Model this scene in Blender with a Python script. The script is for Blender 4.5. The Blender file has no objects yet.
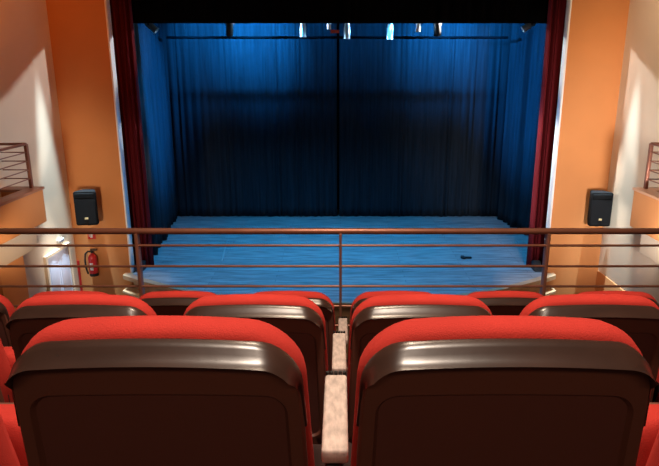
import bpy, bmesh, math, random
from mathutils import Vector, Matrix

C = bpy.context.scene.collection
R = math.radians
ZC = 5.0                      # camera height above the stalls floor; z below is measured from the camera
random.seed(7)

# ------------------------------------------------------------------ camera
cam_d = bpy.data.cameras.new('camera')
cam_d.sensor_width = 36.0
cam_d.lens = 36.0 * 600.0 / 659.0
cam_d.shift_x = -11.0 / 659.0
cam_d.clip_start = 0.02
cam = bpy.data.objects.new('camera', cam_d)
C.objects.link(cam)
cam.location = (0, 0, ZC)
cam.rotation_euler = (R(90 - 15.2), 0, 0)
bpy.context.scene.camera = cam

# ------------------------------------------------------------------ world + exposure
w = bpy.data.worlds.new('world'); bpy.context.scene.world = w
w.use_nodes = True
w.node_tree.nodes['Background'].inputs[0].default_value = (0.02, 0.02, 0.025, 1)
w.node_tree.nodes['Background'].inputs[1].default_value = 0.3
vs = bpy.context.scene.view_settings
vs.view_transform = 'Standard'; vs.look = 'None'; vs.gamma = 1.0
vs.use_curve_mapping = False; vs.exposure = 0.0

# ------------------------------------------------------------------ lights
def aim(o, tgt):
    d = Vector(tgt) - o.location
    o.rotation_euler = d.to_track_quat('-Z', 'Y').to_euler()

def spot(name, loc, tgt, power, col, angle, blend=0.5, rad=0.05):
    l = bpy.data.lights.new(name, 'SPOT'); l.energy = power; l.color = col
    l.spot_size = R(angle); l.spot_blend = blend; l.shadow_soft_size = rad
    o = bpy.data.objects.new(name, l); C.objects.link(o)
    o.location = (loc[0], loc[1], loc[2] + ZC); aim(o, (tgt[0], tgt[1], tgt[2] + ZC)); return o

def area(name, loc, tgt, power, col, sx, sy):
    l = bpy.data.lights.new(name, 'AREA'); l.energy = power; l.color = col
    l.shape = 'RECTANGLE'; l.size = sx; l.size_y = sy
    o = bpy.data.objects.new(name, l); C.objects.link(o)
    o.location = (loc[0], loc[1], loc[2] + ZC); aim(o, (tgt[0], tgt[1], tgt[2] + ZC)); return o

WARM = (1.0, 0.72, 0.48)
ORANGE = (1.0, 0.36, 0.09)
COOL = (0.60, 0.84, 1.0)
BLUE = (0.03, 0.36, 1.0)
# house downlights above the balcony
spot('balcony_downlight', (0.0, 0.8, 2.5), (0.0, 1.6, -1.0), 420, (1.0, 0.82, 0.66), 95, 0.7, 0.22)
spot('balcony_downlight', (0.0, 2.7, 2.5), (0.0, 3.0, -1.0), 380, (1.0, 0.76, 0.55), 95, 0.7, 0.16)
area('rear_fill', (0.0, -1.6, 1.3), (0.0, 1.0, -0.7), 17, (1.0, 0.70, 0.48), 2.4, 0.3)  # dim fill added behind the camera to lift the dark seat backs
# house lamps over the stalls: deep orange on the left, warm white on the right, then two added fills
spot('house_spot', (-3.2, 8.0, 2.6), (-5.1, 10.2, 0.3), 200, (1.0, 0.27, 0.045), 75, 1.0, 0.2)
spot('house_spot', (3.2, 8.0, 2.6), (5.0, 10.2, -0.3), 480, WARM, 75, 1.0, 0.2)
spot('house_spot', (1.0, 7.0, 2.5), (-4.7, 8.0, -2.2), 420, (1.0, 0.50, 0.22), 26, 0.9, 0.1)  # narrow fill added to brighten the left box front
spot('house_spot', (-1.0, 7.0, 2.5), (4.5, 7.8, -2.2), 420, (1.0, 0.74, 0.52), 26, 0.9, 0.1)  # narrow fill added to brighten the right box front
# unseen fills added at side box height to brighten the front wall panels
spot('stalls_fill', (-3.9, 6.4, -2.4), (-4.9, 10.9, -2.2), 300, (1.0, 0.80, 0.60), 50, 0.9, 0.15)
spot('stalls_fill', (3.7, 6.2, -2.2), (4.7, 10.9, -1.8), 800, (1.0, 0.92, 0.90), 60, 0.9, 0.15)
# narrow warm fills added to brighten the stage lip
spot('lip_fill', (-3.4, 9.0, 2.6), (-3.7, 10.4, -3.75), 330, (1.0, 0.80, 0.55), 13, 0.8, 0.05)
spot('lip_fill', (3.2, 9.0, 2.6), (3.5, 10.3, -3.75), 420, (1.0, 0.80, 0.55), 14, 0.8, 0.05)
# cool white wall washers pointing straight down beside the side walls
spot('wall_washer', (-4.66, 10.25, 2.6), (-4.66, 10.25, -4.0), 9000, COOL, 15.5, 0.6, 0.03)
spot('wall_washer', (4.57, 10.25, 2.6), (4.57, 10.25, -4.0), 8000, COOL, 15.5, 0.6, 0.03)
# white lamps on the stage bar that shine out under the border on to the side walls and the edges of the opening
spot('bar_lamp', (2.8, 12.45, 1.28), (-5.0, 9.9, -0.6), 1200, (0.88, 0.92, 1.0), 32, 0.5, 0.03)
spot('bar_lamp', (-2.8, 12.45, 1.28), (5.0, 9.9, -0.6), 1400, (0.88, 0.92, 1.0), 32, 0.5, 0.03)
spot('bar_lamp', (2.8, 12.45, 1.28), (-4.02, 10.95, -2.0), 3600, (1.0, 0.93, 0.86), 19, 0.6, 0.03)  # extra narrow beam added at the same position to brighten the left white edge
spot('bar_lamp', (-2.8, 12.45, 1.28), (3.94, 10.95, -2.0), 3600, (1.0, 0.93, 0.86), 19, 0.6, 0.03)  # matching extra beam added for the right white edge
# blue stage lighting
for bx_ in (-3.0, -1.0, 1.0, 3.0):
    spot('stage_wash', (bx_, 12.0, 0.95), (bx_ * 0.9, 12.2, -3.75), 400, (0.04, 0.42, 1.0), 108, 0.8, 0.1)
for bx_, pw in ((-3.3, 1500), (-2.0, 2900), (-0.8, 450), (1.0, 450), (2.4, 2200), (3.4, 1000)):
    spot('drape_wash', (bx_, 13.6, 2.0), (bx_, 15.6, 0.7), pw, (0.012, 0.32, 1.0), 62, 1.0, 0.09)
spot('side_wash', (1.5, 12.3, 0.95), (-4.1, 13.4, -0.6), 7500, (0.012, 0.30, 1.0), 46, 0.9, 0.06)
spot('side_wash', (-1.5, 12.3, 0.95), (4.3, 14.0, -0.4), 6000, (0.012, 0.30, 1.0), 44, 0.9, 0.06)
for s_ in (-1, 1):
    spot('can_fill', (s_ * 3.45, 11.9, 0.35), (s_ * -2.0, 12.3, 0.78), 700, (0.45, 0.78, 1.0), 22, 0.8, 0.04)  # unseen fill added to brighten the silver lamp cans from the side

# ------------------------------------------------------------------ materials
def mat(name, col, rough=0.6, metal=0.0, spec=0.5, bump=None, vary=None, sheen=0.0):
    m = bpy.data.materials.new(name); m.use_nodes = True
    nt = m.node_tree; b = nt.nodes['Principled BSDF']
    b.inputs['Base Color'].default_value = (*col, 1)
    b.inputs['Roughness'].default_value = rough
    b.inputs['Metallic'].default_value = metal
    b.inputs['Specular IOR Level'].default_value = spec
    if sheen:
        b.inputs['Sheen Weight'].default_value = sheen
        b.inputs['Sheen Tint'].default_value = (*col, 1)
    tc = nt.nodes.new('ShaderNodeTexCoord')
    if vary:                                   # (scale, amount, stretch)
        sc, amt, st = vary
        mp = nt.nodes.new('ShaderNodeMapping'); mp.inputs['Scale'].default_value = st
        nt.links.new(tc.outputs['Object'], mp.inputs['Vector'])
        n = nt.nodes.new('ShaderNodeTexNoise'); n.inputs['Scale'].default_value = sc
        n.inputs['Detail'].default_value = 5
        nt.links.new(mp.outputs['Vector'], n.inputs['Vector'])
        r = nt.nodes.new('ShaderNodeValToRGB')
        r.color_ramp.elements[0].position = 0.3; r.color_ramp.elements[1].position = 0.7
        r.color_ramp.elements[0].color = (*[c * (1 - amt) for c in col], 1)
        r.color_ramp.elements[1].color = (*[min(1, c * (1 + amt)) for c in col], 1)
        nt.links.new(n.outputs['Fac'], r.inputs['Fac'])
        nt.links.new(r.outputs['Color'], b.inputs['Base Color'])
    if bump:                                   # (scale, strength)
        n = nt.nodes.new('ShaderNodeTexNoise'); n.inputs['Scale'].default_value = bump[0]
        n.inputs['Detail'].default_value = 4
        nt.links.new(tc.outputs['Object'], n.inputs['Vector'])
        bp = nt.nodes.new('ShaderNodeBump'); bp.inputs['Strength'].default_value = bump[1]
        bp.inputs['Distance'].default_value = 0.01
        nt.links.new(n.outputs['Fac'], bp.inputs['Height'])
        nt.links.new(bp.outputs['Normal'], b.inputs['Normal'])
    return m

M = {}
M['red'] = mat('red_fabric', (0.50, 0.036, 0.026), 0.85, spec=0.2, bump=(420, 0.25), vary=(9, 0.07, (1, 1, 1)), sheen=0.25)
M['shell'] = mat('brown_plastic', (0.150, 0.048, 0.030), 0.5, bump=(900, 0.08))
M['band'] = mat('brown_band', (0.038, 0.018, 0.013), 0.29, spec=0.6, bump=(40, 0.012), vary=(14, 0.25, (0.4, 1, 1)))
M['panel'] = mat('dark_panel', (0.130, 0.038, 0.027), 0.62, bump=(700, 0.12))
M['arm'] = mat('worn_arm_wood', (0.52, 0.42, 0.37), 0.6, vary=(30, 0.25, (3, 1, 1)), bump=(120, 0.12))
M['black_metal'] = mat('black_metal', (0.012, 0.011, 0.011), 0.45)
M['rail'] = mat('bronze_rail', (0.26, 0.10, 0.060), 0.36, metal=0.35, vary=(6, 0.12, (1, 1, 1)))
M['cream'] = mat('cream_plaster', (0.72, 0.57, 0.41), 0.85, bump=(60, 0.05), vary=(1.2, 0.04, (1, 1, 1)))
M['orange'] = mat('orange_plaster', (0.63, 0.25, 0.078), 0.8, bump=(60, 0.05), vary=(0.9, 0.06, (1, 1, 1)))
M['white'] = mat('white_trim', (0.88, 0.87, 0.85), 0.6)
M['door'] = mat('pale_grey_door', (0.42, 0.43, 0.52), 0.5)
M['ledge'] = mat('ledge_wood', (0.36, 0.15, 0.08), 0.45, vary=(8, 0.2, (1, 0.2, 1)))
M['tan'] = mat('tan_wood', (0.56, 0.36, 0.20), 0.5, vary=(5, 0.15, (0.3, 1, 1)))
M['carpet'] = mat('dark_carpet', (0.045, 0.020, 0.018), 0.95, bump=(300, 0.4))
M['hall_floor'] = mat('dark_wood_floor', (0.12, 0.055, 0.03), 0.5, vary=(4, 0.3, (1, 0.1, 1)))
M['ceiling'] = mat('ceiling_paint', (0.30, 0.20, 0.13), 0.9)
M['black'] = mat('black_velvet', (0.004, 0.004, 0.005), 0.95, spec=0.1)
M['stage_wall'] = mat('black_paint', (0.006, 0.006, 0.008), 0.9, spec=0.1)
M['drape'] = mat('blue_black_drape', (0.022, 0.028, 0.034), 0.9, spec=0.1, vary=(3, 0.25, (6, 6, 0.3)))
M['crimson'] = mat('crimson_velvet', (0.115, 0.007, 0.011), 0.85, spec=0.15, vary=(4, 0.2, (8, 8, 0.3)), sheen=0.3)
M['silver'] = mat('aluminium', (0.72, 0.74, 0.76), 0.3, metal=0.9)
M['speaker'] = mat('speaker_black', (0.005, 0.005, 0.0055), 0.85, spec=0.15, bump=(500, 0.2))
M['grille'] = mat('speaker_grille', (0.007, 0.007, 0.008), 0.85, spec=0.15, bump=(260, 0.5))
M['ext_red'] = mat('extinguisher_red', (0.50, 0.020, 0.022), 0.3)
M['paper'] = mat('white_label', (0.62, 0.60, 0.57), 0.6)
M['gold'] = mat('small_badge', (0.55, 0.42, 0.22), 0.4, metal=0.6)
M['sign_red'] = mat('sign_red', (0.62, 0.03, 0.02), 0.5)
M['tape'] = mat('floor_tape', (0.5, 0.48, 0.46), 0.6)
M['red_gel'] = mat('red_tag', (0.75, 0.06, 0.02), 0.5)

# stage boards: long boards across the stage
def boards():
    m = bpy.data.materials.new('stage_boards'); m.use_nodes = True
    nt = m.node_tree; b = nt.nodes['Principled BSDF']
    tc = nt.nodes.new('ShaderNodeTexCoord')
    br = nt.nodes.new('ShaderNodeTexBrick')
    br.inputs['Color1'].default_value = (0.40, 0.38, 0.36, 1)
    br.inputs['Color2'].default_value = (0.31, 0.30, 0.29, 1)
    br.inputs['Mortar'].default_value = (0.16, 0.15, 0.15, 1)
    br.inputs['Scale'].default_value = 1.0
    br.inputs['Mortar Size'].default_value = 0.004
    br.inputs['Brick Width'].default_value = 2.4
    br.inputs['Row Height'].default_value = 0.14
    nt.links.new(tc.outputs['Object'], br.inputs['Vector'])
    mp = nt.nodes.new('ShaderNodeMapping'); mp.inputs['Scale'].default_value = (0.7, 9, 1)
    nt.links.new(tc.outputs['Object'], mp.inputs['Vector'])
    n = nt.nodes.new('ShaderNodeTexNoise'); n.inputs['Scale'].default_value = 3; n.inputs['Detail'].default_value = 6
    nt.links.new(mp.outputs['Vector'], n.inputs['Vector'])
    r = nt.nodes.new('ShaderNodeValToRGB')
    r.color_ramp.elements[0].color = (0.5, 0.5, 0.5, 1); r.color_ramp.elements[0].position = 0.3
    r.color_ramp.elements[1].color = (1.5, 1.5, 1.5, 1); r.color_ramp.elements[1].position = 0.7
    nt.links.new(n.outputs['Fac'], r.inputs['Fac'])
    mx = nt.nodes.new('ShaderNodeMix'); mx.data_type = 'RGBA'; mx.blend_type = 'MULTIPLY'
    mx.inputs['Factor'].default_value = 1
    nt.links.new(br.outputs['Color'], mx.inputs['A']); nt.links.new(r.outputs['Color'], mx.inputs['B'])
    nt.links.new(mx.outputs['Result'], b.inputs['Base Color'])
    b.inputs['Roughness'].default_value = 0.6
    return m
M['boards'] = boards()

# ------------------------------------------------------------------ mesh helpers (z given relative to the camera height unless local)
def box(bm, x0, x1, y0, y1, z0, z1, bev=0.0):
    g = bmesh.ops.create_cube(bm, size=1.0)
    vs_ = g['verts']
    for v in vs_:
        v.co = Vector(((x0 + x1) / 2 + v.co.x * (x1 - x0), (y0 + y1) / 2 + v.co.y * (y1 - y0), (z0 + z1) / 2 + v.co.z * (z1 - z0)))
    if bev:
        es = list({e for v in vs_ for e in v.link_edges})
        bmesh.ops.bevel(bm, geom=es, offset=bev, segments=3, profile=0.5, affect='EDGES')

def tube(bm, p0, p1, r0, r1=None, seg=14, caps=True):
    p0, p1 = Vector(p0), Vector(p1); r1 = r0 if r1 is None else r1
    d = p1 - p0
    mt = Matrix.Translation((p0 + p1) / 2) @ d.to_track_quat('Z', 'Y').to_matrix().to_4x4()
    bmesh.ops.create_cone(bm, cap_ends=caps, segments=seg, radius1=r0, radius2=r1, depth=d.length, matrix=mt)

def path_tube(bm, pts, r, seg=10):
    pts = [Vector(p) for p in pts]; rings = []
    for i, p in enumerate(pts):
        t = (pts[min(i + 1, len(pts) - 1)] - pts[max(i - 1, 0)]).normalized()
        a = t.orthogonal().normalized() if i == 0 else (pa - pa.dot(t) * t).normalized()
        pa = a; b = t.cross(a)
        rings.append([bm.verts.new(p + r * (math.cos(k * 2 * math.pi / seg) * a + math.sin(k * 2 * math.pi / seg) * b)) for k in range(seg)])
    for i in range(len(rings) - 1):
        for k in range(seg):
            bm.faces.new((rings[i][k], rings[i][(k + 1) % seg], rings[i + 1][(k + 1) % seg], rings[i + 1][k]))
    bm.faces.new(rings[0][::-1]); bm.faces.new(rings[-1])

def lathe(bm, prof, cx, cy, seg=24):            # prof: (r, z)
    rings = [[bm.verts.new((cx + r * math.cos(k * 2 * math.pi / seg), cy + r * math.sin(k * 2 * math.pi / seg), z)) for k in range(seg)] for r, z in prof]
    for i in range(len(rings) - 1):
        for k in range(seg):
            bm.faces.new((rings[i][k], rings[i][(k + 1) % seg], rings[i + 1][(k + 1) % seg], rings[i + 1][k]))
    bm.faces.new(rings[0][::-1]); bm.faces.new(rings[-1])

def loft(bm, rings, cap0=True, cap1=True):      # rings: lists of 3D points of equal length, closed
    rr = [[bm.verts.new(p) for p in ring] for ring in rings]
    n = len(rr[0])
    for i in range(len(rr) - 1):
        for k in range(n):
            bm.faces.new((rr[i][k], rr[i][(k + 1) % n], rr[i + 1][(k + 1) % n], rr[i + 1][k]))
    if cap0: bm.faces.new(rr[0][::-1])
    if cap1: bm.faces.new(rr[-1])

def finish(name, bm, m, parent=None, sharp=40, recalc=True):
    if recalc: bmesh.ops.recalc_face_normals(bm, faces=bm.faces)
    me = bpy.data.meshes.new(name); bm.to_mesh(me); bm.free()
    me.materials.append(m)
    for p in me.polygons: p.use_smooth = True
    me.set_sharp_from_angle(angle=R(sharp))
    o = bpy.data.objects.new(name, me); C.objects.link(o)
    if parent: o.parent = parent
    return o

def tag(o, label, cat, group=None):
    o['label'] = label; o['category'] = cat
    if group: o['group'] = group
    return o

def thing(name, label, cat, loc, group=None, rz=0.0):
    o = bpy.data.objects.new(name, None); C.objects.link(o)
    o.location = (loc[0], loc[1], loc[2] + ZC); o.rotation_euler = (0, 0, rz)
    o.empty_display_size = 0.1
    return tag(o, label, cat, group)

def struct(name, bm, m, label=None, lift=True):
    o = finish(name, bm, m)
    if lift: o.location.z = ZC
    o['kind'] = 'structure'
    if label: o['label'] = label
    return o

def nb(): return bmesh.new()

# ------------------------------------------------------------------ room shell
XL, XR, YF, YB, ZTOP = -5.02, 4.93, 10.9, -2.2, 3.0
OL, OR = -4.02, 3.94            # edges of the stage opening
ZS = -3.75                      # stage level

bm = nb(); box(bm, XL - .2, XR + .2, YB - .2, YF, -5.2, -5.0); struct('floor', bm, M['hall_floor'], 'dark wooden floor of the stalls')
bm = nb(); box(bm, XL - .2, XR + .2, YB - .2, YF + .3, ZTOP, ZTOP + .2); struct('ceiling', bm, M['ceiling'], 'plain ceiling over the hall')
bm = nb(); box(bm, XL - .2, XL, YB - .2, YF, -5.0, ZTOP); struct('wall_left', bm, M['cream'], 'cream side wall on the left')
bm = nb(); box(bm, XR, XR + .2, YB - .2, YF, -5.0, ZTOP); struct('wall_right', bm, M['cream'], 'cream side wall on the right')
bm = nb(); box(bm, XL, XR, YB - .2, YB, -5.0, ZTOP); struct('wall_back', bm, M['cream'], 'rear wall behind the balcony')
bm = nb(); box(bm, XL, OL, YF, YF + .15, -5.0, ZTOP); struct('wall_front_left', bm, M['orange'], 'orange wall left of the stage opening')
bm = nb(); box(bm, OR, XR, YF, YF + .15, -5.0, ZTOP); struct('wall_front_right', bm, M['orange'], 'orange wall right of the stage opening')
bm = nb(); box(bm, OL, OR, YF, YF + .15, 1.75, ZTOP); struct('wall_front_header', bm, M['orange'], 'wall above the stage opening')
# white edges of the stage opening
bm = nb(); box(bm, OL, OL + .03, YF - .02, YF + .16, ZS, 1.75, .004); struct('trim_1', bm, M['white'], 'white edge left of the stage opening')
bm = nb(); box(bm, OR - .03, OR, YF - .02, YF + .16, ZS, 1.75, .004); struct('trim_2', bm, M['white'], 'white edge right of the stage opening')
# orange dado on the right side wall
bm = nb(); box(bm, XR - .015, XR, 4.2, YF, -5.0, -3.70, .004); struct('trim_3', bm, M['orange'], 'low orange panelling along the right wall')

# stage house
bm = nb(); box(bm, -6.2, 6.2, 16.3, 16.5, ZS, 4.0); struct('wall_stage_back', bm, M['stage_wall'], 'black wall behind the backdrop')
bm = nb(); box(bm, -6.4, -6.2, YF + .3, 16.5, ZS, 4.0); struct('wall_stage_left', bm, M['stage_wall'], 'black side wall of the left wing')
bm = nb(); box(bm, 6.2, 6.4, YF + .3, 16.5, ZS, 4.0); struct('wall_stage_right', bm, M['stage_wall'], 'black side wall of the right wing')
bm = nb(); box(bm, -6.4, 6.4, YF + .3, 16.5, 4.0, 4.2); struct('ceiling_stage', bm, M['stage_wall'], 'black ceiling of the stage house')

# stage with curved apron
def arc_pts(hw, y_end, sag, n=40, cx=-0.02):
    Rr = (hw * hw + sag * sag) / (2 * sag); cy = y_end - sag + Rr
    a = math.asin(hw / Rr)
    return [(cx + Rr * math.sin(-a + 2 * a * i / n), cy - Rr * math.cos(-a + 2 * a * i / n)) for i in range(n + 1)]
def slab(bm, pts, z0, z1):
    lo = [bm.verts.new((x, y, z0)) for x, y in pts]; hi = [bm.verts.new((x, y, z1)) for x, y in pts]
    n = len(pts)
    for k in range(n): bm.faces.new((lo[k], lo[(k + 1) % n], hi[(k + 1) % n], hi[k]))
    bm.faces.new(hi); bm.faces.new(lo[::-1])
arc = arc_pts(4.10, 10.75, 1.42)
inner = arc_pts(3.93, 10.80, 1.40)
bm = nb(); slab(bm, inner + [(OR - .065, 10.88), (OR - .065, 11.2), (6.2, 11.2), (6.2, 16.3), (-6.2, 16.3), (-6.2, 11.2), (OL + .065, 11.2), (OL + .065, 10.88)], ZS - .03, ZS)
struct('floor_stage', bm, M['boards'], 'wooden stage floor under blue light')
bm = nb(); slab(bm, arc + [(4.08, YF - .005), (OR - .065, YF - .005), (OR - .065, 10.885)] + [(x, y + .005) for x, y in inner[::-1]] + [(OL + .065, 10.885), (OL + .065, YF - .005), (-4.12, YF - .005)], ZS - .075, ZS + .004)
struct('trim_4', bm, M['tan'], 'pale wooden lip around the curved stage front')
front = arc_pts(3.95, 10.86, 1.36)
bm = nb(); slab(bm, front + [(3.93, 10.89), (-3.97, 10.89)], -5.0, ZS - .078)
struct('wall_stage_front', bm, M['tan'], 'tan curved front of the stage')
bm = nb(); slab(bm, arc_pts(4.12, 10.72, 1.42) + [(4.10, 10.89), (-4.14, 10.89)], ZS - .34, ZS - .30)
struct('trim_5', bm, M['tan'], 'second wooden ledge below the stage lip')

def profile_prism(bm, prof, x0, x1):            # prof: (y, z)
    a = [bm.verts.new((x0, y, z)) for y, z in prof]; b = [bm.verts.new((x1, y, z)) for y, z in prof]
    n = len(prof)
    for k in range(n): bm.faces.new((a[k], a[(k + 1) % n], b[(k + 1) % n], b[k]))
    bm.faces.new(a[::-1]); bm.faces.new(b)

# tape mark and scuff on the stage
bm = nb()
vs4 = [(-2.425, 11.6), (-2.395, 11.6), (-2.565, 13.15), (-2.595, 13.15)]
lo = [bm.verts.new((x, y, ZS + .0015)) for x, y in vs4]; bm.faces.new(lo)
o = finish('floor_tape', bm, M['tape']); o.location.z = ZC
sd = o.modifiers.new('s', 'SOLIDIFY'); sd.thickness = 0.001; sd.offset = 1
tag(o, 'thin white strip of tape stuck on the left of the stage floor', 'tape')
bm = nb(); box(bm, 2.48, 2.70, 11.78, 11.84, ZS + .001, ZS + .035, .008); box(bm, 2.50, 2.57, 11.74, 11.93, ZS + .001, ZS + .028, .008)
o = finish('floor_clip', bm, M['black_metal']); o.location.z = ZC
tag(o, 'small dark object lying on the right of the stage floor', 'stage item')

for sx, lab in ((-1, 'small black wedge on the stage corner below the left crimson curtain'), (1, 'small black wedge on the stage corner below the right crimson curtain')):
    bm = nb()
    x0, x1 = (-3.97, -3.80) if sx < 0 else (3.73, 3.89)
    profile_prism(bm, [(10.93, ZS + .006), (11.16, ZS + .006), (11.16, ZS + .17), (11.10, ZS + .17)], x0, x1)
    bmesh.ops.bevel(bm, geom=bm.edges[:], offset=.008, segments=2, affect='EDGES')
    o = finish('stage_wedge', bm, M['black_metal']); o.location.z = ZC
    tag(o, lab, 'wedge')
    bm = nb(); tube(bm, ((x0 + x1) / 2 - .04, 11.13, ZS + .168), ((x0 + x1) / 2 + .04, 11.13, ZS + .168), .009); finish('handle', bm, M['black_metal'], o)

# balcony: stepped floor
ROWY = [0.866, 1.820, 2.890]; ROWZ = [-1.315, -1.643, -2.036]
prof = [(YB, -1.0), (-.20, -1.0), (-.20, -1.0), (0.62, -1.0), (0.62, ROWZ[0]), (1.565, ROWZ[0]), (1.565, ROWZ[1]), (2.525, ROWZ[1]), (2.525, ROWZ[2]), (3.98, ROWZ[2]), (3.98, -2.45), (YB, -2.45)]
prof.pop(2)
bm = nb(); profile_prism(bm, prof, XL, XR)
struct('floor_balcony', bm, M['carpet'], 'stepped carpeted floor of the balcony')

# side boxes
def side_box(n, s, xw, xf, yend, wood, up=0.0):
    # s=-1 left, +1 right; xw wall, xf fascia
    def xs(a, b): return (min(a, b), max(a, b))
    bm = nb()
    a, b = xs(xf, xf - s * -0.22)
    x0, x1 = xs(xf, xf + s * 0.17)
    box(bm, x0, x1, 3.985, yend, -2.24, -1.74 + up, .012)
    x0, x1 = xs(xf + s * .16, xw - s * .002); box(bm, x0, x1, yend - .22, yend, -2.24, -1.74 + up)
    struct('wall_box_' + n, bm, M['orange'], 'orange front of the ' + n + ' side box')
    bm = nb()
    x0, x1 = xs(xf - s * .02, xf + s * .19); box(bm, x0, x1, 3.985, yend + .02, -1.738 + up, -1.70 + up, .006)
    x0, x1 = xs(xf + s * .18, xw - s * .002); box(bm, x0, x1, yend - .24, yend + .02, -1.738 + up, -1.70 + up)
    struct('trim_box_' + n, bm, wood, 'wooden ledge on top of the ' + n + ' side box')
    bm = nb(); x0, x1 = xs(xf + s * .172, xw - s * .002); box(bm, x0, x1, 3.985, yend - .222, -2.1, -1.97)
    struct('floor_box_' + n, bm, M['carpet'], 'dark floor of the ' + n + ' side box')
    bm = nb(); x0, x1 = xs(xf + s * .25, xw - s * .002); box(bm, x0, x1, 3.985, yend + .1, -2.68, -2.242, .005)
    struct('beam_' + n, bm, M['cream'], 'cream beam carrying the ' + n + ' side box')
    bm = nb(); x0, x1 = xs(xf + s * .26, xw - s * .002)
    ye = 8.6 if s < 0 else 8.0
    box(bm, x0, x1, ye - .65, ye, -5.0, -2.682, .006)
    struct('pillar_' + n, bm, M['orange'], 'orange pillar under the ' + n + ' side box')
side_box('left', -1, XL, -4.5, 8.93, M['ledge'])
M['ledge_pale'] = mat('ledge_pale_wood', (0.62, 0.34, 0.20), 0.45, vary=(8, 0.15, (1, 0.2, 1)))
side_box('right', 1, XR, 4.3, 8.65, M['ledge_pale'], .04)

# door on the left wall
bm = nb(); box(bm, XL + .001, XL + .05, 9.66, 9.72, -5.0, -3.05); box(bm, XL + .001, XL + .05, 10.54, 10.60, -5.0, -3.05); box(bm, XL + .001, XL + .05, 9.72, 10.54, -3.10, -3.05)
dr = struct('door_1', bm, M['cream'], 'pale double door in the left wall')
for y0, y1 in ((9.725, 10.127), (10.133, 10.535)):
    bm = nb(); box(bm, XL + .002, XL + .03, y0, y1, -4.99, -3.105, .004)
    for z0, z1 in ((-4.85, -4.1), (-3.95, -3.25)): box(bm, XL + .03, XL + .036, y0 + .06, y1 - .06, z0, z1, .003)
    finish('door_leaf', bm, M['door'], dr)
bm = nb(); tube(bm, (XL + .07, 10.09, -4.15), (XL + .07, 10.09, -3.95), .012); tube(bm, (XL + .02, 10.09, -4.14), (XL + .07, 10.09, -4.14), .008); tube(bm, (XL + .02, 10.09, -3.96), (XL + .07, 10.09, -3.96), .008)
finish('door_handle', bm, M['silver'], dr)

# ------------------------------------------------------------------ stage curtains
def curtain(name, label, cat, p0, p1, ztop, zbot, folds, amp, m, seed, group=None, gather=0.0):
    rnd = random.Random(seed)
    bm = nb(); p0 = Vector((*p0, 0)); p1 = Vector((*p1, 0)); d = p1 - p0; L = d.length; d.normalize(); nrm = Vector((-d.y, d.x, 0))
    # irregular fold widths
    ws = [0.5 + rnd.random() for _ in range(folds)]; tot = sum(ws); cuts = [0]
    for q in ws: cuts.append(cuts[-1] + q / tot)
    hs = [0.55 + 0.75 * rnd.random() for _ in range(folds)]
    lean = [rnd.uniform(-.25, .25) for _ in range(folds)]
    per = 10; rows = 22
    grid = []
    for j in range(rows + 1):
        fz = j / rows; z = ztop + (zbot - ztop) * fz; row = []
        for i in range(folds):
            for k in range(per + (1 if i == folds - 1 else 0)):
                u = k / per; s = cuts[i] + (cuts[i + 1] - cuts[i]) * u
                dep = amp * hs[i] * (math.sin(math.pi * u) ** 1.5) * (0.75 + 0.35 * fz)
                dep += 0.25 * amp * math.sin(s * 23 + seed + fz * 1.3)
                sl = s * L + lean[i] * 0.12 * math.sin(math.pi * u) * fz
                p = p0 + d * sl + nrm * dep
                row.append(bm.verts.new((p.x, p.y, z)))
        grid.append(row)
    for j in range(rows):
        for i in range(len(grid[0]) - 1):
            bm.faces.new((grid[j][i], grid[j][i + 1], grid[j + 1][i + 1], grid[j + 1][i]))
    o = finish(name, bm, m, sharp=80); o.location.z = ZC
    sd = o.modifiers.new('thickness', 'SOLIDIFY'); sd.thickness = 0.008; sd.offset = 0
    return tag(o, label, cat, group)

# upstage backdrop in two halves
curtain('backdrop_curtain', 'left half of the dark blue backdrop at the rear of the stage', 'curtain', (-0.09, 15.5), (-4.75, 15.5), 2.3, ZS + .01, 26, 0.05, M['drape'], 3)
curtain('backdrop_curtain', 'right half of the dark blue backdrop at the rear of the stage', 'curtain', (4.75, 15.5), (-0.03, 15.5), 2.3, ZS + .01, 25, 0.05, M['drape'], 9)
# side legs
curtain('side_drape', 'blue lit side drape along the left edge of the stage', 'curtain', (-4.38, 15.32), (-3.93, 11.75), 2.3, ZS + .01, 13, 0.10, M['drape'], 5)
curtain('side_drape', 'blue lit side drape along the right edge of the stage', 'curtain', (4.66, 12.7), (4.20, 15.30), 2.3, ZS + .01, 10, 0.12, M['drape'], 11)
# crimson house curtains
curtain('stage_curtain', 'dark crimson curtain bunched at the left of the opening', 'curtain', (-3.70, 11.33), (-4.35, 11.33), 2.3, ZS + .012, 7, 0.10, M['crimson'], 21)
curtain('stage_curtain', 'crimson velvet curtain bunched at the right of the opening', 'curtain', (4.28, 11.33), (3.68, 11.33), 2.3, ZS + .012, 7, 0.10, M['crimson'], 22)
# black border hiding the rig
curtain('border_curtain', 'black border cloth hanging across the top of the stage', 'curtain', (4.6, 11.56), (-4.6, 11.56), 2.3, 0.82, 40, 0.03, M['black'], 31)

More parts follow.
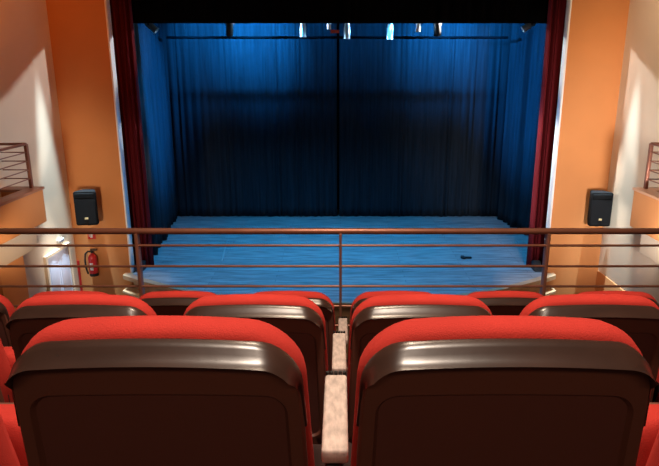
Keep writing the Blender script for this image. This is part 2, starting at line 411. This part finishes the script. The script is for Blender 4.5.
# pipes: lighting bars
def bar(name, label, y, z, x0, x1, r=0.024, m='black_metal'):
    t = thing(name, label, 'lighting bar', ((x0 + x1) / 2, y, z))
    bm = nb(); tube(bm, (x0 - (x0 + x1) / 2, 0, 0), (x1 - (x0 + x1) / 2, 0, 0), r); finish('pipe', bm, M[m], t)
    for x in (-3.5, -1.2, 1.2, 3.5):
        bm = nb(); tube(bm, (x, 0, r), (x, 0, 4.0 - z), .006, seg=6); finish('hanger', bm, M['black_metal'], t)
    return t
BARY, BARZ = 12.25, 1.02
bar('lighting_bar', 'black lighting bar carrying the lamps behind the black border', BARY, BARZ, -3.78, 3.78)
bar('lighting_bar', 'bare black bar crossing in front of the backdrop top', 14.5, 0.72, -4.0, 3.85, 0.03, 'stage_wall')

def par_can(label, px, kind, tilt=0.0, yaw=0.0, group=None, y=BARY, drop=0.16, sc=1.0, z=BARZ):
    dpx = 600.0
    dd = y * .965 - (z - .3) * .262
    x = max(-3.70, min(3.70, (px - 340.5) / dpx * dd))
    t = thing('stage_lamp', label, 'stage lamp', (x, y, z), group)
    body = M['silver'] if kind == 'silver' else M['black_metal']
    bm = nb(); box(bm, -.018, .018, -.02, .02, -.052, -.0265, .003); path_tube(bm, [(0, .031 * math.cos(a), .031 * math.sin(a)) for a in [R(-100 + 20 * q) for q in range(15)]], .0055, 8); finish('clamp', bm, M['black_metal'], t)
    rot = Matrix.Rotation(yaw, 4, 'Z') @ Matrix.Rotation(tilt, 4, 'X')
    off = Matrix.Translation((0, 0, -.05 - drop)) @ rot
    def put(b):
        bmesh.ops.transform(b, matrix=off, verts=b.verts)
    bm = nb()
    for s in (-1, 1): box(bm, s * .083 * sc - .004, s * .083 * sc + .004, -.012, .012, -.01, drop)
    box(bm, -.087 * sc, .087 * sc, -.012, .012, drop - .008, drop)
    bmesh.ops.transform(bm, matrix=Matrix.Translation((0, 0, -.05 - drop)) @ Matrix.Rotation(yaw, 4, 'Z'), verts=bm.verts)
    finish('yoke', bm, M['black_metal'], t)
    bm = nb(); lathe(bm, [(.03 * sc, .14 * sc), (.055 * sc, .125 * sc), (.062 * sc, .06 * sc), (.070 * sc, .05 * sc), (.070 * sc, -.16 * sc), (.078 * sc, -.165 * sc), (.078 * sc, -.18 * sc), (.064 * sc, -.18 * sc), (.064 * sc, -.14 * sc)], 0, 0, 20); put(bm)
    finish('can', bm, body, t)
    bm = nb(); lathe(bm, [(.062 * sc, -.150 * sc), (.05 * sc, -.160 * sc), (.01 * sc, -.166 * sc)], 0, 0, 20); put(bm)
    finish('lens', bm, M['silver'], t)
    return t
par_can('black stage lamp alone at the left of the lighting bar', 230, 'black', 0.5, 0.3, drop=.15)
par_can('silver stage lamp hanging left of the red tag', 303, 'silver', -0.1, sc=.85, drop=.20)
par_can('small silver stage lamp right above the red tag', 329, 'silver', 0.2, drop=.10, sc=.6)
par_can('long silver stage lamp just right of the red tag', 347, 'silver', -0.05, sc=.9, drop=.22)
par_can('silver stage lamp hanging over the right half of the backdrop parting', 390, 'silver', 0.08, sc=.9, drop=.23)
par_can('bright silver stage lamp, wide and high, second from the right on the bar', 418, 'silver', 0.35, drop=.115, sc=.75)
par_can('dark stage lamp at the right end of the lamps on the bar', 437, 'black', 0.5, -0.3, drop=.15)
# the two side lamps, tipped over
par_can('silver stage lamp tipped sideways at top of the left side drape', 150, 'silver', -0.85, math.pi / 2, drop=.13, sc=.95)
par_can('silver stage lamp tipped sideways at top of the right side drape', 530, 'silver', 0.95, math.pi / 2, drop=.12, sc=.95)
bm = nb(); box(bm, -.085, .085, -.005, .005, -.03, .03, .003)
o = finish('gel_frame', bm, M['red_gel']); o.location = ((335 - 340.5) / 600 * 11.65, BARY, .72 + ZC)
tag(o, 'small red tag hanging among the stage lamps', 'tag')
# cord that holds the tag up to the bar
bm = nb(); tube(bm, (0, 0, .028), (0, 0, BARZ - .72 - .023), .003, seg=6); finish('cord', bm, M['black_metal'], o)

# ------------------------------------------------------------------ seats
def outline(hw, zb, zt, rt, rb=0.02, arch=0.0, k=8, m=10):
    pts = []
    for cx, cz, r, a0 in ((-hw + rb, zb + rb, rb, 180), (hw - rb, zb + rb, rb, 270), (hw - rt, zt - rt, rt, 0)):
        for i in range(k + 1):
            a = R(a0 + 90 * i / k); pts.append([cx + r * math.cos(a), cz + r * math.sin(a)])
    for i in range(1, m): pts.append([(hw - rt) * (1 - 2 * i / m), zt])
    for i in range(k + 1):
        a = R(90 + 90 * i / k); pts.append([-hw + rt + rt * math.cos(a), zt - rt + rt * math.sin(a)])
    for p in pts:
        if p[1] > zt - rt - 1e-6: p[1] += arch * max(0, 1 - (p[0] / hw) ** 2)
    return pts
def ring(pts, y): return [(x, y, z) for x, z in pts]

HW = 0.2350
def lean(bm, thin=0.0):                         # backrest leans back and widens downwards
    for v in bm.verts:
        t = max(0.0, min(1.0, (.90 - v.co.z) / .32))
        v.co.x *= 1 + 0.092 * t
        v.co.y *= 1 - thin * (1 - t)
        v.co.y += (.90 - v.co.z) * 0.13
def seat_meshes(t):
    # red backrest cushion
    bm = nb()
    def o_(ins, top=0.0): return outline(HW - ins, .44 + ins, .909 - ins + top, .088 - ins * .5, .03, .015)
    loft(bm, [ring(o_(.022), .002), ring(o_(.011), .009), ring(o_(.004), .020), ring(o_(0), .036), ring(o_(0, .003), .055), ring(o_(.003, .002), .085), ring(o_(.012), .108), ring(o_(.028), .122), ring(o_(.055), .130)])
    lean(bm, .30); finish('backrest', bm, M['red'], t, 60)
    # brown back shell: frame with a recessed panel
    bm = nb()
    def s_(ins): return outline(HW - .005 - ins, .34 + ins, .894 - ins, .070 - ins * .6, .03, .012)
    pan0 = outline(.204, .38, .806, .035, .03, .004); pan1 = outline(.198, .386, .800, .030, .026, .004)
    loft(bm, [ring(s_(.004), .014), ring(s_(0), .004), ring(s_(0), -.004), ring(s_(.006), -.012), ring(pan0, -.012), ring(pan1, -.003)], True, False)
    lean(bm); finish('back_shell', bm, M['shell'], t, 45)
    bm = nb(); p = ring(pan1, -.003); p2 = ring(outline(.178, .41, .776, .025, .02, .004), -.0035)
    loft(bm, [p, p2], False, True); lean(bm); finish('back_panel', bm, M['panel'], t, 45)
    # glossy band round the top edge
    bm = nb()
    oa = outline(HW - .004, .34, .895, .071, .03, .012); ob = outline(HW - .012, .34, .871, .050, .03, .010)
    i0 = 2 * 9 - 1; i1 = len(oa)                  # from the right side over the top to the left side
    A = [Vector((oa[i][0], 0, oa[i][1])) for i in range(i0 + 1, i1)]; B = [Vector((ob[i][0], 0, ob[i][1])) for i in range(i0 + 1, i1)]
    A = [Vector((A[0].x, 0, .740))] + A + [Vector((A[-1].x, 0, .740))]
    B = [Vector((B[0].x, 0, .738))] + B + [Vector((B[-1].x, 0, .738))]
    secs = [(0.0, .010), (0.0, -.006), (.25, -.0143), (.5, -.0226), (.72, -.0302), (.86, -.0368), (.94, -.0428), (.98, -.0460), (1.0, -.0445), (1.02, -.008)]
    rows = []
    n = len(A)
    for i in range(n):
        e = 0.03 + 0.97 * min(1.0, min(i, n - 1 - i) / 4.0)
        row = []
        for f, y in secs:
            q = A[i].lerp(B[i], f); q.y = y if y > -.004 else -.003 + (y + .003) * e
            row.append(bm.verts.new(q))
        rows.append(row)
    for i in range(n - 1):
        for k in range(len(secs) - 1): bm.faces.new((rows[i][k], rows[i + 1][k], rows[i + 1][k + 1], rows[i][k + 1]))
    bm.faces.new(rows[0]); bm.faces.new(rows[-1][::-1])
    lean(bm); finish('top_band', bm, M['band'], t, 62)
    # folded-up seat
    bm = nb()
    def c_(ins): return outline(.225 - ins, .30 + ins, .62 - ins, .06 - ins * .5, .04, .0)
    loft(bm, [ring(c_(.03), .215), ring(c_(.008), .222), ring(c_(0), .235), ring(c_(0), .285), ring(c_(.01), .300)])
    cu = finish('seat_cushion', bm, M['red'], t, 60)
    bm = nb(); loft(bm, [ring(c_(.010), .301), ring(c_(.012), .312), ring(c_(.03), .318)])
    finish('seat_pan', bm, M['shell'], cu, 45)
    # hinge bar and feet under the seat
    bm = nb(); tube(bm, (-.24, .262, .36), (.24, .262, .36), .014); finish('hinge_bar', bm, M['black_metal'], t)
    for s in (-1, 1):
        bm = nb(); box(bm, s * .247 - .005, s * .247 + .005, .07, .17, .46, .54, .004); finish('side_bracket', bm, M['black_metal'], t)
    # armrest on the right-hand side with its upright
    bm = nb(); box(bm, .2825 - .016, .2825 + .016, .13, .42, .006, .565, .006); box(bm, .2825 - .022, .2825 + .022, .09, .46, .0, .014, .003)
    finish('leg', bm, M['black_metal'], t)
    bm = nb(); box(bm, .2865 - .0265, .2865 + .0265, .150, .455, .568, .600, .007)
    ar = finish('armrest', bm, M['arm'], t)
    bm = nb()
    for q in range(5): tube(bm, (.2865 - .0205 + q * .01025, .460, .566), (.2865 - .0205 + q * .01025, .460, .604), .0044, seg=8)
    finish('end_ridge', bm, M['black_metal'], ar)

def copy_tree(o, parent=None):
    c = o.copy(); C.objects.link(c)
    if parent: c.parent = parent
    for ch in list(o.children): copy_tree(ch, c)
    return c

PITCH, GX = 0.566, -0.0145
labels = {
    (0, -2): 'red seat cut off by the left frame edge in the nearest row',
    (0, -1): 'large red seat with brown back, left of the centre armrest in the nearest row',
    (0, 1): 'large red seat with brown back, right of the centre armrest in the nearest row',
    (0, 2): 'red seat cut off by the right frame edge in the nearest row',
    (1, -3): 'red seat at the left frame edge in the middle row, only a sliver showing',
    (1, -2): 'red seat in the middle row rising behind the left side of the near left seat',
    (1, -1): 'red seat in the middle row just left of the middle row armrest, its band shining',
    (1, 1): 'red seat in the middle row just right of the middle row armrest, its band shining',
    (1, 2): 'red seat in the middle row rising behind the right side of the near right seat',
    (1, 3): 'red seat at the right frame edge in the middle row, only a sliver showing',
    (2, -4): 'red seat at the far left end of the front row by the railing',
    (2, -3): 'second red seat from the left frame edge in the front row by the railing',
    (2, -2): 'red seat in the front row beside the left railing post',
    (2, -1): 'red seat in the front row just left of the centre railing post',
    (2, 1): 'red seat in the front row just right of the centre railing post',
    (2, 2): 'red seat in the front row just left of the right railing post',
    (2, 3): 'red seat in the front row at the right frame edge by the railing',
}
proto = None
groups = ['seats in the nearest row', 'seats in the middle row', 'seats in the front row by the railing']
for (row, k), lab in labels.items():
    x = GX + (abs(k) - .5) * PITCH * (1 if k > 0 else -1)
    if proto is None:
        proto = thing('theatre_seat', lab, 'seat', (x, ROWY[row], ROWZ[row]))
        seat_meshes(proto); o = proto
    else:
        o = copy_tree(proto)
    o.location = (x + (0, .006, .025)[row], ROWY[row], ROWZ[row] + ZC)
    o['label'] = lab; o['category'] = 'seat'; o['group'] = groups[row]

# ------------------------------------------------------------------ railings
RY, RZ = 3.86, -1.036
t = thing('balcony_railing', 'long bronze balcony railing in front of the seats', 'railing', (0, RY, ROWZ[2]))
base = ROWZ[2]
bm = nb(); tube(bm, (-4.60, 0, RZ - base), (4.42, 0, RZ - base), .021, seg=18); finish('top_rail', bm, M['rail'], t)
for z in (-1.136, -1.282, -1.426, -1.571, -1.716):
    bm = nb(); tube(bm, (-4.60, 0, z - base), (4.42, 0, z - base), .0085, seg=10); finish('bar', bm, M['rail'], t)
for x in (-4.02, -2.68, -1.36, 0.0, 1.385, 2.70, 4.03):
    bm = nb(); box(bm, x - .009, x + .009, -.032, .032, 0.0, RZ - base - .012, .003); box(bm, x - .05, x + .05, -.05, .05, 0.0, .012, .003)
    finish('post', bm, M['rail'], t)

def side_rail(n, s, x, xw, yend, lz):
    t = thing('box_railing', 'bronze railing on the ledge of the ' + n + ' side box', 'railing', (x, (RY + yend) / 2, lz))
    y0, y1 = 4.15 - (RY + yend) / 2, yend - (RY + yend) / 2
    xe = (xw - x) - s * .01
    bm = nb(); tube(bm, (0, y0, .65), (0, y1, .65), .020); tube(bm, (0, y1, .65), (xe, y1, .65), .020); finish('top_rail', bm, M['rail'], t)
    for z in (.53, .40, .27, .14):
        bm = nb(); tube(bm, (0, y0, z), (0, y1, z), .0085, seg=8); tube(bm, (0, y1, z), (xe, y1, z), .0085, seg=8); finish('bar', bm, M['rail'], t)
    for y in (y0, y0 + (y1 - y0) / 3, y0 + (y1 - y0) * 2 / 3, y1):
        bm = nb(); box(bm, -.02, .02, y - .03, y + .03, 0, .65, .003); finish('post', bm, M['rail'], t)
side_rail('left', -1, -4.62, XL, 8.84, -1.70)
side_rail('right', 1, 4.42, XR, 8.56, -1.66)

# ------------------------------------------------------------------ loudspeakers
def speaker(label, x, z, rz):
    t = thing('loudspeaker', label, 'loudspeaker', (x, YF - .06, z), None, rz)
    def oc(w_, z0, z1, r, y):
        return [(p[0], y, p[1]) for p in outline(w_, z0, z1, r, r, 0, 4, 4)]
    bm = nb()
    loft(bm, [oc(.115, -.29, .29, .03, -.02), oc(.12, -.30, .30, .03, -.05), oc(.19, -.31, .31, .035, -.28), oc(.19, -.31, .31, .035, -.33), oc(.183, -.303, .303, .03, -.34)])
    finish('cabinet', bm, M['speaker'], t, 40)
    bm = nb(); loft(bm, [oc(.17, -.285, .175, .03, -.338), oc(.165, -.28, .17, .03, -.350)])
    finish('grille', bm, M['grille'], t, 40)
    bm = nb(); loft(bm, [oc(.165, .19, .28, .02, -.338), oc(.155, .20, .27, .015, -.350)])
    finish('horn', bm, M['speaker'], t, 40)
    bm = nb(); box(bm, -.03, .03, -.356, -.345, -.20, -.165, .003); finish('badge', bm, M['gold'], t)
    bm = nb(); box(bm, -.04, .04, .0, .058, -.12, .12, .004); box(bm, -.02, .02, -.10, .0, -.03, .03, .004)
    box(bm, -.03, .03, -.22, .03, -.345, -.305, .004)
    finish('bracket', bm, M['black_metal'], t)
speaker('black loudspeaker on the orange wall left of the stage', -4.62, -2.40, R(8))
speaker('black loudspeaker on the orange wall right of the stage', 4.70, -2.42, R(-4))

# ------------------------------------------------------------------ left wall bits
def wx(px, d): return (px - 341) / 600 * d
# extinguisher
ex, ez = wx(96, 11.45), -3.53
t = thing('fire_extinguisher', 'red fire extinguisher with black hose on the orange wall', 'fire extinguisher', (ex, YF - .11, ez))
bm = nb(); lathe(bm, [(.05, -.24), (.075, -.235), (.08, -.22), (.08, .10), (.074, .14), (.05, .175), (.028, .19), (.028, .21)], 0, 0, 24); finish('cylinder_body', bm, M['ext_red'], t)
bm = nb(); lathe(bm, [(.081, -.19), (.0815, -.18), (.0815, -.235), (.078, -.236)], 0, 0, 24); finish('base_ring', bm, M['black_metal'], t)
bm = nb(); box(bm, -.03, .03, -.0825, -.07, -.11, .03, .002); finish('instruction_label', bm, M['paper'], t)
bm = nb(); tube(bm, (0, 0, .205), (0, 0, .25), .024); box(bm, -.016, .09, -.012, .012, .25, .262, .003); box(bm, -.016, .10, -.012, .012, .275, .287, .003); box(bm, -.022, .0, -.012, .012, .245, .29, .003); finish('handle', bm, M['black_metal'], t)
bm = nb(); path_tube(bm, [(-.02, -.02, .24), (-.06, -.03, .25), (-.11, -.04, .20), (-.125, -.05, .08), (-.12, -.05, -.06), (-.10, -.05, -.15), (-.09, -.05, -.19)], .017); finish('hose', bm, M['black_metal'], t)
bm = nb(); box(bm, -.03, .03, .06, .108, -.05, .16, .004); finish('wall_bracket', bm, M['black_metal'], t)
# sign above it
bm = nb(); box(bm, -.075, .075, -.006, .0, -.10, .10, .002)
o = finish('safety_sign', bm, M['sign_red']); o.location = (wx(92, 11.3), YF - .002, -2.98 + ZC)
tag(o, 'small red safety sign on the orange wall above the extinguisher', 'sign')
bm = nb(); box(bm, -.025, .02, -.008, -.006, -.07, .04); box(bm, -.012, .008, -.008, -.006, .04, .06); box(bm, -.05, -.035, -.008, -.006, -.05, .03); finish('pictogram', bm, M['paper'], o)
# conduit
t = thing('wall_pipe', 'thin upright pipe on the orange wall near the left corner', 'pipe', (wx(76.5, 11.4), YF - .022, -5.0))
bm = nb(); tube(bm, (0, 0, 1.28), (0, 0, 2.62), .014); finish('upper_pipe', bm, M['orange'], t)
bm = nb(); tube(bm, (.03, 0, .0), (.03, 0, 1.5), .021); finish('lower_pipe', bm, M['ext_red'], t)
# small lamp over the door
t = thing('emergency_lamp', 'small emergency lamp on the left wall above the door', 'lamp', (XL + .001, 10.28, -2.93))
bm = nb(); box(bm, 0, .05, -.10, .10, -.035, .035, .008); finish('housing', bm, M['paper'], t)
bm = nb(); box(bm, .05, .058, -.08, .08, -.022, .022, .003); finish('lens', bm, M['door'], t)
